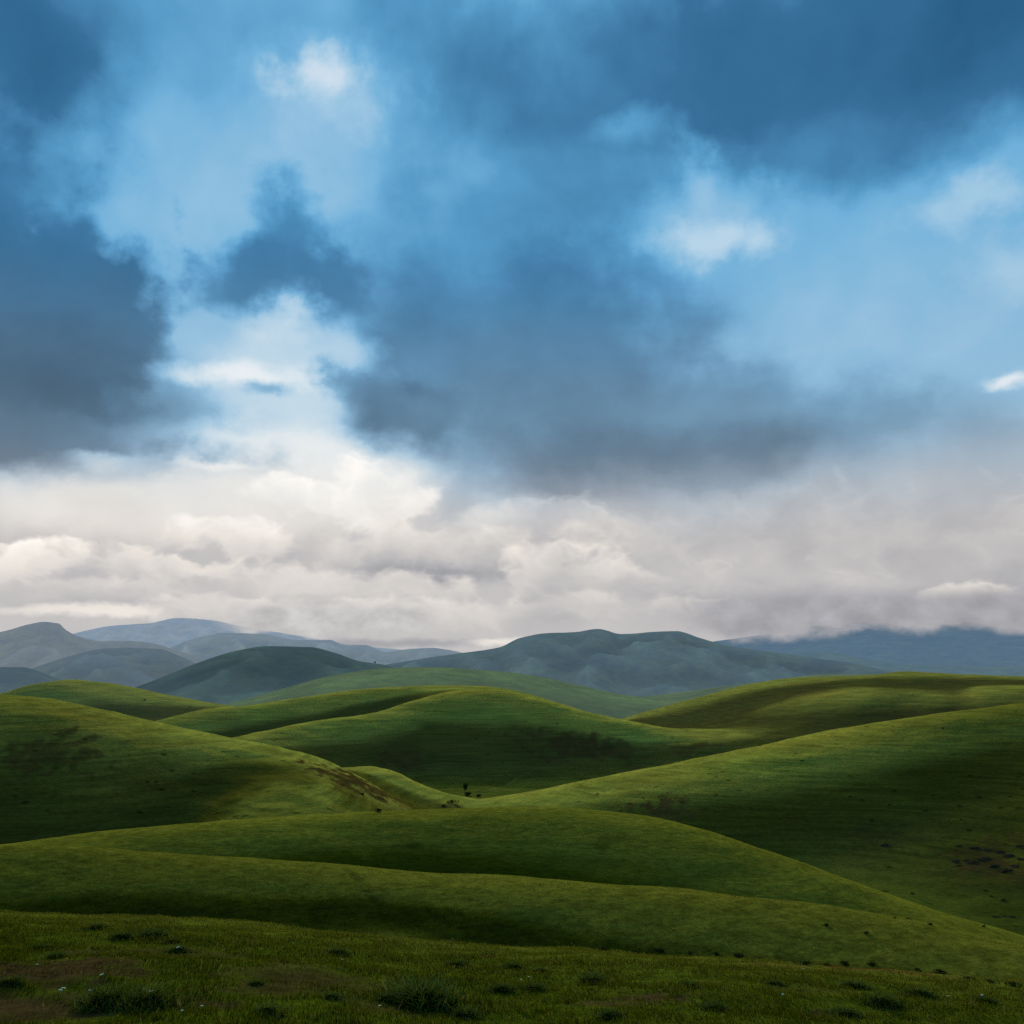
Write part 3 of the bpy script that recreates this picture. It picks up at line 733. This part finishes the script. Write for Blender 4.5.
for (px, py) in [(104,990),(143,1001),(148,1005),(152,1008),(57,1003),(61,1005),(38,974),(158,921),(183,1021),(199,1017),(380,1018),(342,973),(523,988),(530,990),(949,1008),(985,1005),(452,946),(88,1004),(180,958),(804,981),(785,1004)]:
    x, y, r_ = at_ground(px, py); s = random.uniform(.7, 1.15)
    f = bpy.data.objects.new('wildflower', None); COL.objects.link(f); f.location = (x, y, float(ground_z(x, y))); f.scale = (s, s, s)
    f.rotation_euler = (random.uniform(-.25, .25), random.uniform(-.25, .25), random.uniform(0, 6.28))
    tag(f, 'tiny white wildflower in the foreground grass', 'flower', 'white wildflowers in the foreground grass')
    for nm, me in (('stem', STEM_ME), ('flower_head', HEAD_ME)):
        c = bpy.data.objects.new(nm, me); COL.objects.link(c); c.parent = f

# ------------------------------------------------------------------ cloud resting on the far mountains
def low_cloud(label, x0, x1, ytop, ybot, dist, colour, seed, cut):
    m, T_ = new_mat('low_cloud')
    uv = T_.n('ShaderNodeAttribute', attribute_name='tint').outputs['Color']
    sp = T_.n('ShaderNodeSeparateXYZ'); T_.l(uv, sp.inputs[0])
    pos = T_.n('ShaderNodeNewGeometry').outputs['Position']
    mp = T_.n('ShaderNodeMapping'); mp.inputs['Location'].default_value = (seed, seed, 0); mp.inputs['Scale'].default_value = (1, 1, 1.6); T_.l(pos, mp.inputs['Vector'])
    n = T_.noise(mp.outputs[0], .0010, 8, .55); n2 = T_.noise(mp.outputs[0], .0022, 6, .55)
    h = sp.outputs[1]                                   # 0 at the foot, 1 at the top
    lo = T_.rng(T_.math('MULTIPLY_ADD', T_.math('SUBTRACT', n, .5), 1.0, h), cut - .10, cut + .13)
    hi = T_.rng(h, .62, 1.0, 1, 0)
    ends = T_.math('MULTIPLY', T_.rng(sp.outputs[0], 0.0, .22), T_.rng(sp.outputs[0], .86, 1.0, 1, 0))
    al = T_.math('MULTIPLY', T_.math('MULTIPLY', lo, hi), ends)
    c = T_.ramp(T_.math('ADD', T_.math('MULTIPLY', n2, .8), T_.math('MULTIPLY', n, .2)), [(.3, tuple(v * .78 for v in lin(colour))), (.7, tuple(min(1, v * 1.18) for v in lin(colour)))])
    e = T_.n('ShaderNodeEmission'); T_.l(c, e.inputs[0])  # cloud brightness painted as emission instead of lit by the sun
    tr = T_.n('ShaderNodeBsdfTransparent')
    ms_ = T_.n('ShaderNodeMixShader'); T_.l(al, ms_.inputs[0]); T_.l(tr.outputs[0], ms_.inputs[1]); T_.l(e.outputs[0], ms_.inputs[2])
    T_.l(ms_.outputs[0], T_.n('ShaderNodeOutputMaterial').inputs[0])
    a0, _ = bearing(x0, 620); a1, _ = bearing(x1, 620)
    _, tb = bearing(512, ybot); _, tt_ = bearing(512, ytop)
    P, at, lp, st = [], [], [], []
    N, M = 60, 8
    for i in range(N + 1):
        a = float(a0 + (a1 - a0) * i / N)
        for j in range(M + 1):
            t = float(tb + (tt_ - tb) * j / M); rr_ = dist
            P.append((rr_ * math.sin(a), rr_ * math.cos(a), EYE + rr_ * t)); at.append((i / N, j / M, 0))
    for i in range(N):
        for j in range(M):
            b = i * (M + 1) + j; st.append(len(lp)); lp += [b, b + M + 1, b + M + 2, b + 1]
    o = bpy.data.objects.new('low_cloud', raw_mesh('low_cloud', P, lp, st, [m], np.array(at), True)); COL.objects.link(o)
    o.visible_shadow = True
    tag(o, label, 'cloud', kind='stuff')
low_cloud('grey cloud hiding the top of the dark blue mountain at far right', 640, 1300, 588, 646, 13500, (168,167,172), 11.0, .14)
low_cloud('pale cloud lying on the right shoulder of the palest blue mountain', 205, 450, 598, 643, 18000, (200,198,197), 27.0, .18)

# ------------------------------------------------------------------ sky
SUN_AZ, SUN_EL = -9.0, 12.5
world = bpy.data.worlds.new("World"); sc.world = world; world.use_nodes = True
T = NT(world.node_tree)
gen = T.n('ShaderNodeTexCoord').outputs['Generated']
dirn = T.vmath('NORMALIZE', gen).outputs[0]
sep = T.n('ShaderNodeSeparateXYZ'); T.l(dirn, sep.inputs[0])
azn = T.math('MULTIPLY', T.math('ARCTAN2', sep.outputs[0], sep.outputs[1]), 180 / math.pi)
eln = T.math('MULTIPLY', T.math('ARCSINE', sep.outputs[2]), 180 / math.pi)
# cloud billows are flatter near the horizon
elc = T.math('POWER', T.math('MAXIMUM', eln, 0.0), .80)
cmb = T.n('ShaderNodeCombineXYZ'); T.l(azn, cmb.inputs[0]); T.l(eln, cmb.inputs[1])
base_uv = cmb.outputs[0]
cm2 = T.n('ShaderNodeCombineXYZ'); T.l(T.math('MULTIPLY', azn, .62), cm2.inputs[0]); T.l(T.math('MULTIPLY', elc, 1.75), cm2.inputs[1])
bil_uv = cm2.outputs[0]


def cloud_noise(vec, scale, detail, rough):
    nd = T.n('ShaderNodeTexNoise'); nd.noise_dimensions = '2D'
    T.l(vec, nd.inputs['Vector']); nd.inputs['Scale'].default_value = scale; nd.inputs['Detail'].default_value = detail; nd.inputs['Roughness'].default_value = rough
    return nd
wn = cloud_noise(bil_uv, .10, 3, .5)
wv1 = T.vmath('SUBTRACT', wn.outputs['Color'], (.5, .5, .5)).outputs[0]
warp_amp = T.rng(eln, 3, 22, 2.0, 4.5, 'LINEAR')
wuv = T.vmath('ADD', base_uv, T.vmath('SCALE', wv1, s=warp_amp).outputs[0]).outputs[0]
wn2 = cloud_noise(bil_uv, .55, 5, .6)
wv2 = T.vmath('SUBTRACT', wn2.outputs['Color'], (.5, .5, .5)).outputs[0]
warp2 = T.rng(eln, 3, 22, .9, 1.8, 'LINEAR')
wuv = T.vmath('ADD', wuv, T.vmath('SCALE', wv2, s=warp2).outputs[0]).outputs[0]
wuv = T.vmath('MULTIPLY', wuv, (1, 1, 0)).outputs[0]
wisp = T.math('SUBTRACT', cloud_noise(bil_uv, .20, 8, .54).outputs[0], .5)
fluff = T.math('SUBTRACT', cloud_noise(wuv, .22, 7, .52).outputs[0], .5)
fray = T.math('SUBTRACT', T.math('ADD', T.math('MULTIPLY', cloud_noise(bil_uv, .50, 8, .56).outputs[0], .75), T.math('MULTIPLY', cloud_noise(bil_uv, .2, 3, .5).outputs[0], .25)), .5)
# cauliflower heads: creases between round lobes
def billow(scale):
    n = T.math('SUBTRACT', cloud_noise(T.vmath('ADD', bil_uv, T.vmath('SCALE', wv2, s=1.2).outputs[0]).outputs[0], scale, 0, .5).outputs[0], .5)
    return T.math('MULTIPLY', T.math('ABSOLUTE', n), 4.0)
bl = T.math('ADD', T.math('MULTIPLY', billow(.34), .55), T.math('ADD', T.math('MULTIPLY', billow(.8), .3), T.math('MULTIPLY', billow(1.9), .15)))
bl = T.math('SUBTRACT', .45, bl)
wuv = T.vmath('ADD', wuv, T.vmath('SCALE', (1e-6, 1e-6, 0), s=T.math('ADD', T.math('ADD', bl, fluff), T.math('ADD', fray, wisp))).outputs[0]).outputs[0]   # keeps the node order short on stack

# cloud masses: x, y, half width, half height, tilt, brightness, strength, inner, outer, edge, brightness gain to the top, heaped
W, H = False, True
PUFFS = [
 # veil and clear blue overhead
 (230,60,330,110,0,.46,.8,.2,1.3,.5,0,W),
 (280,180,220,90,0,.66,.95,.2,1.35,.5,0,W),
 (10,50,110,110,0,.08,.9,.1,1.4,.5,0,W),
 (130,20,120,60,0,.34,.6,.1,1.3,.6,0,W),
 (150,120,70,40,-30,.60,.55,.0,1.4,1.1,0,W),
 (60,135,50,20,0,.60,.45,.0,1.4,1.2,0,W),
 (440,50,90,130,0,.36,.6,.1,1.4,.6,0,W),
 (640,70,260,150,0,.21,.92,.3,1.3,.4,0,W),
 (620,190,130,80,0,.34,.8,.1,1.4,.5,0,W),
 (890,60,400,145,-4,.17,.97,.45,1.25,.4,0,W),
 (790,165,170,50,4,.26,.8,.2,1.4,.5,0,W),
 (1000,10,240,90,0,.03,.8,.0,1.4,.3,0,W),
 (430,150,60,50,0,.48,.5,.0,1.4,.8,0,W),
 (900,300,260,110,0,.63,.85,.3,1.3,.4,0,W),
 (660,300,130,70,0,.46,.5,.1,1.4,.5,0,W),
 (690,215,70,60,0,.66,.6,.0,1.4,.8,0,W),
 # heavy dark masses
 (-20,330,232,205,0,.19,1.0,.72,1.06,.9,0,W),
 (30,410,260,110,0,.07,.85,.3,1.2,.5,0,W),
 (30,180,110,60,14,.24,.8,.1,1.3,1.0,0,W),
 (285,285,105,48,-6,.24,.93,.5,1.06,.9,0,W),
 (274,238,40,66,0,.27,.85,.2,1.2,1.0,0,W),
 (480,240,150,110,0,.34,.85,.2,1.3,.6,0,W),
 (490,350,220,125,4,.26,.95,.5,1.15,.6,0,W),
 (400,410,110,60,-14,.14,.9,.45,1.05,.9,0,W),
 (640,425,310,80,2,.29,.92,.35,1.2,.6,0,W),
 (810,425,220,55,-4,.36,.75,.2,1.3,.7,0,W),
 (650,462,330,48,1,.22,.92,.25,1.15,.6,0,W),
 # breaks and lit edges
 (330,100,95,48,10,.76,.85,.0,1.4,1.1,0,W),
 (320,88,50,20,10,.98,.8,.0,1.5,1.6,0,W),
 (380,112,30,34,0,.78,.6,.0,1.3,1.2,0,W),
 (700,222,90,44,4,.70,.8,.0,1.4,.9,0,W),
 (710,243,74,18,2,.90,.8,.0,1.5,1.5,0,W),
 (686,185,30,44,24,.72,.7,.0,1.3,1.2,0,W),
 (620,128,44,22,0,.64,.5,.0,1.4,1.0,0,W),
 (978,200,62,24,0,.80,.8,.0,1.5,1.5,0,W),
 (1022,255,60,40,0,.76,.8,.0,1.4,1.0,0,W),
 (1020,381,30,10,0,.95,.9,.0,1.5,1.0,0,W),
 (270,385,105,82,0,.74,.93,.3,1.2,1.0,0,W),
 (282,318,36,34,0,.86,.8,.0,1.3,1.3,0,W),
 (238,376,80,14,0,.98,.8,.0,1.4,1.0,0,W),
 (345,352,66,40,-30,.70,.85,.1,1.25,1.0,0,W),
 (385,402,70,34,-24,.24,.85,.35,1.08,1.2,0,W),
 (300,440,24,14,0,.7,.6,.0,1.2,1.0,0,W),
 (262,392,30,10,0,.46,.8,.0,1.2,1.4,0,W),
 # bright bank under the dark bases
 (270,470,230,48,0,.88,.95,.35,1.2,.8,0,W),
 (50,448,190,44,0,.17,.95,.35,1.1,.9,0,W),
 (190,420,30,24,0,.40,.5,.0,1.3,1.4,0,W),
 (120,468,60,10,0,.6,.6,.0,1.3,1.2,0,W),
 (110,470,40,14,0,.78,.6,.0,1.3,.9,0,W),
 (210,476,46,6,0,1.0,.6,.1,1.2,.6,0,W),
 (160,515,280,40,0,.84,.9,.35,1.2,.6,0,W),
 (800,515,380,55,0,.51,.9,.25,1.3,.5,0,W),
 (960,470,180,60,0,.52,.7,.1,1.3,.5,0,W),
 # heaped clouds, far to near
 (490,530,110,28,6,.74,.9,.4,1.1,.7,.08,H),
 (372,500,72,46,6,.92,1.0,.5,1.0,.9,.10,H),
 (300,505,60,22,0,.90,.9,.5,1.0,1.0,.12,H),
 (235,545,80,28,-4,.84,.95,.55,1.0,1.1,.22,H),
 (600,538,150,34,-6,.63,.9,.4,1.1,.6,.07,H),
 (710,530,130,44,8,.55,.8,.3,1.15,.6,.06,H),
 (430,556,190,36,2,.62,.95,.5,1.0,.9,.26,H),
 (440,575,130,14,0,.34,.8,.2,1.15,.6,0,W),
 (40,565,74,24,4,.86,.95,.5,1.0,1.1,.2,H),
 (150,572,110,20,-4,.74,.9,.5,1.0,1.1,.2,H),
 (900,548,170,56,-8,.53,.9,.4,1.15,.7,.08,H),
 (1015,560,90,70,0,.52,.85,.45,1.05,.9,.12,H),
 (800,545,30,50,16,.42,.6,.1,1.2,.8,0,W),
 (330,590,220,30,0,.68,.95,.5,1.02,.9,.18,H),
 (90,598,150,22,0,.60,.95,.5,1.02,.9,.16,H),
 (590,580,120,30,0,.70,.95,.5,1.0,1.0,.18,H),
 (545,560,46,22,0,.82,.8,.4,1.0,1.0,.12,H),
 (740,585,150,38,0,.53,.9,.5,1.02,.9,.14,H),
 (860,590,120,34,-6,.49,.85,.45,1.02,.9,.14,H),
 (945,608,90,24,0,.64,.95,.55,1.0,1.0,.22,H),
 (100,613,130,7,0,.92,.75,.2,1.2,.8,0,W),
 (260,612,140,18,0,.70,.9,.5,1.02,.9,.12,H),
 (430,618,150,20,0,.66,.9,.5,1.02,.9,.14,H),
 (600,612,140,20,0,.62,.9,.5,1.02,.9,.14,H),
 (800,622,200,12,0,.46,.8,.3,1.1,.8,.1,H),
 (400,642,120,8,0,.34,.8,.2,1.2,.5,0,W),
 (505,642,40,6,0,.90,.7,.2,1.2,.8,0,W),
]
lum = T.math('ADD', .56, 0.0)
DEG = 180 / math.pi
for pi, (px, py, rx, ry, rot, val, st, i0, i1, er, gain, heaped) in enumerate(PUFFS):
    if pi % 8 == 7:      # ties each batch to the one before it, so that the shader needs little stack
        wuv = T.vmath('ADD', wuv, T.vmath('SCALE', (1e-6, 1e-6, 0), s=lum).outputs[0]).outputs[0]
    a, te = bearing(px, py); a *= DEG; e = math.degrees(math.atan(te))
    a1, _ = bearing(px + rx, py); sx = abs(a1 * DEG - a)
    _, t1 = bearing(px, py - ry); sy = abs(math.degrees(math.atan(t1)) - e)
    mp = T.n('ShaderNodeMapping'); mp.vector_type = 'TEXTURE'
    mp.inputs['Location'].default_value = (float(a), float(e), 0); mp.inputs['Rotation'].default_value = (0, 0, R(rot))
    mp.inputs['Scale'].default_value = (float(sx), float(sy), 1)
    T.l(wuv, mp.inputs['Vector'])
    ln = T.n('ShaderNodeVectorMath', operation='LENGTH'); T.l(mp.outputs[0], ln.inputs[0])
    small = rx < 105 and not heaped and py < 460
    dd = T.math('MULTIPLY_ADD', fray if small else wisp, er * (1.7 if small else 1.15), ln.outputs['Value'])
    if not small and not heaped: dd = T.math('MULTIPLY_ADD', fray, er * .75, dd)
    target = val
    if heaped:
        dd = T.math('MULTIPLY_ADD', bl, -.55 * er, dd)
        sp = T.n('ShaderNodeSeparateXYZ'); T.l(mp.outputs[0], sp.inputs[0])
        target = T.math('MULTIPLY_ADD', sp.outputs[1], gain, val)
        target = T.math('MULTIPLY_ADD', bl, .10, target)
    k = T.rng(dd, i0, i1, st, 0.0)
    lum = T.fmix(k, lum, target)
amp = T.rng(eln, 3, 20, .15, .12, 'LINEAR')
lum = T.math('MULTIPLY_ADD', fluff, amp, lum)
lum = T.math('MULTIPLY_ADD', wisp, .14, lum, clamp=True)

L = lambda *c: lin(c)
top = T.ramp(lum, [(0, L(38,88,128)), (.2, L(56,112,154)), (.4, L(86,152,198)), (.6, L(120,185,226)), (.8, L(172,211,237)), (1, L(230,240,250))])
mid_ = T.ramp(lum, [(0, L(72,96,116)), (.2, L(92,122,146)), (.4, L(122,160,188)), (.6, L(154,196,224)), (.8, L(206,224,236)), (1, L(248,249,250))])
low = T.ramp(lum, [(0, L(100,110,122)), (.2, L(130,138,148)), (.4, L(166,166,170)), (.6, L(199,196,195)), (.8, L(230,224,217)), (1, L(254,249,241))])
wel = T.math('MULTIPLY_ADD', wisp, 3.0, eln)
cloud = T.mix(T.rng(wel, 7.5, 15.0), low, mid_)
cloud = T.mix(T.rng(wel, 13.0, 25.0), cloud, top)
below = T.rng(eln, -6.0, -.5)
cloud = T.mix(below, (.03, .04, .02, 1), cloud)
sky = T.n('ShaderNodeTexSky'); sky.sky_type = 'NISHITA'; sky.sun_disc = False
sky.sun_elevation = R(SUN_EL); sky.sun_rotation = R(SUN_AZ); sky.air_density = 1.2; sky.dust_density = 1.0; sky.ozone_density = 2.0
bg1 = T.n('ShaderNodeBackground'); T.l(sky.outputs[0], bg1.inputs[0]); bg1.inputs[1].default_value = .06
bg2 = T.n('ShaderNodeBackground'); T.l(cloud, bg2.inputs[0]); bg2.inputs[1].default_value = 1.0
cover = T.math('SUBTRACT', 1.0, T.math('MULTIPLY', T.rng(lum, .5, .62, 0.0, .12), T.rng(eln, 8.0, 20.0)))          # clear sky only shows through the thinnest veil
ms = T.n('ShaderNodeMixShader'); T.l(cover, ms.inputs[0]); T.l(bg1.outputs[0], ms.inputs[1]); T.l(bg2.outputs[0], ms.inputs[2])
out = T.n('ShaderNodeOutputWorld'); T.l(ms.outputs[0], out.inputs[0])
world.cycles.sampling_method = 'MANUAL'; world.cycles.sample_map_resolution = 512

sun_d = bpy.data.lights.new('sun', 'SUN'); sun_d.energy = 5.0; sun_d.angle = R(9.0); sun_d.color = (1.0, .94, .80)
sun = bpy.data.objects.new('sun', sun_d); COL.objects.link(sun)
sun.rotation_euler = (R(-(90 - SUN_EL)), 0, R(-SUN_AZ))
sun.location = (0, 0, 200)

sc.view_settings.view_transform = 'Standard'; sc.view_settings.look = 'None'; sc.view_settings.exposure = 0; sc.view_settings.gamma = 1
sc.render.engine = 'CYCLES'
sc.cycles.max_bounces = 4; sc.cycles.diffuse_bounces = 2; sc.cycles.transparent_max_bounces = 16
sc.cycles.use_denoising = False
sc.cycles.use_adaptive_sampling = True; sc.cycles.adaptive_threshold = .015; sc.cycles.adaptive_min_samples = 24
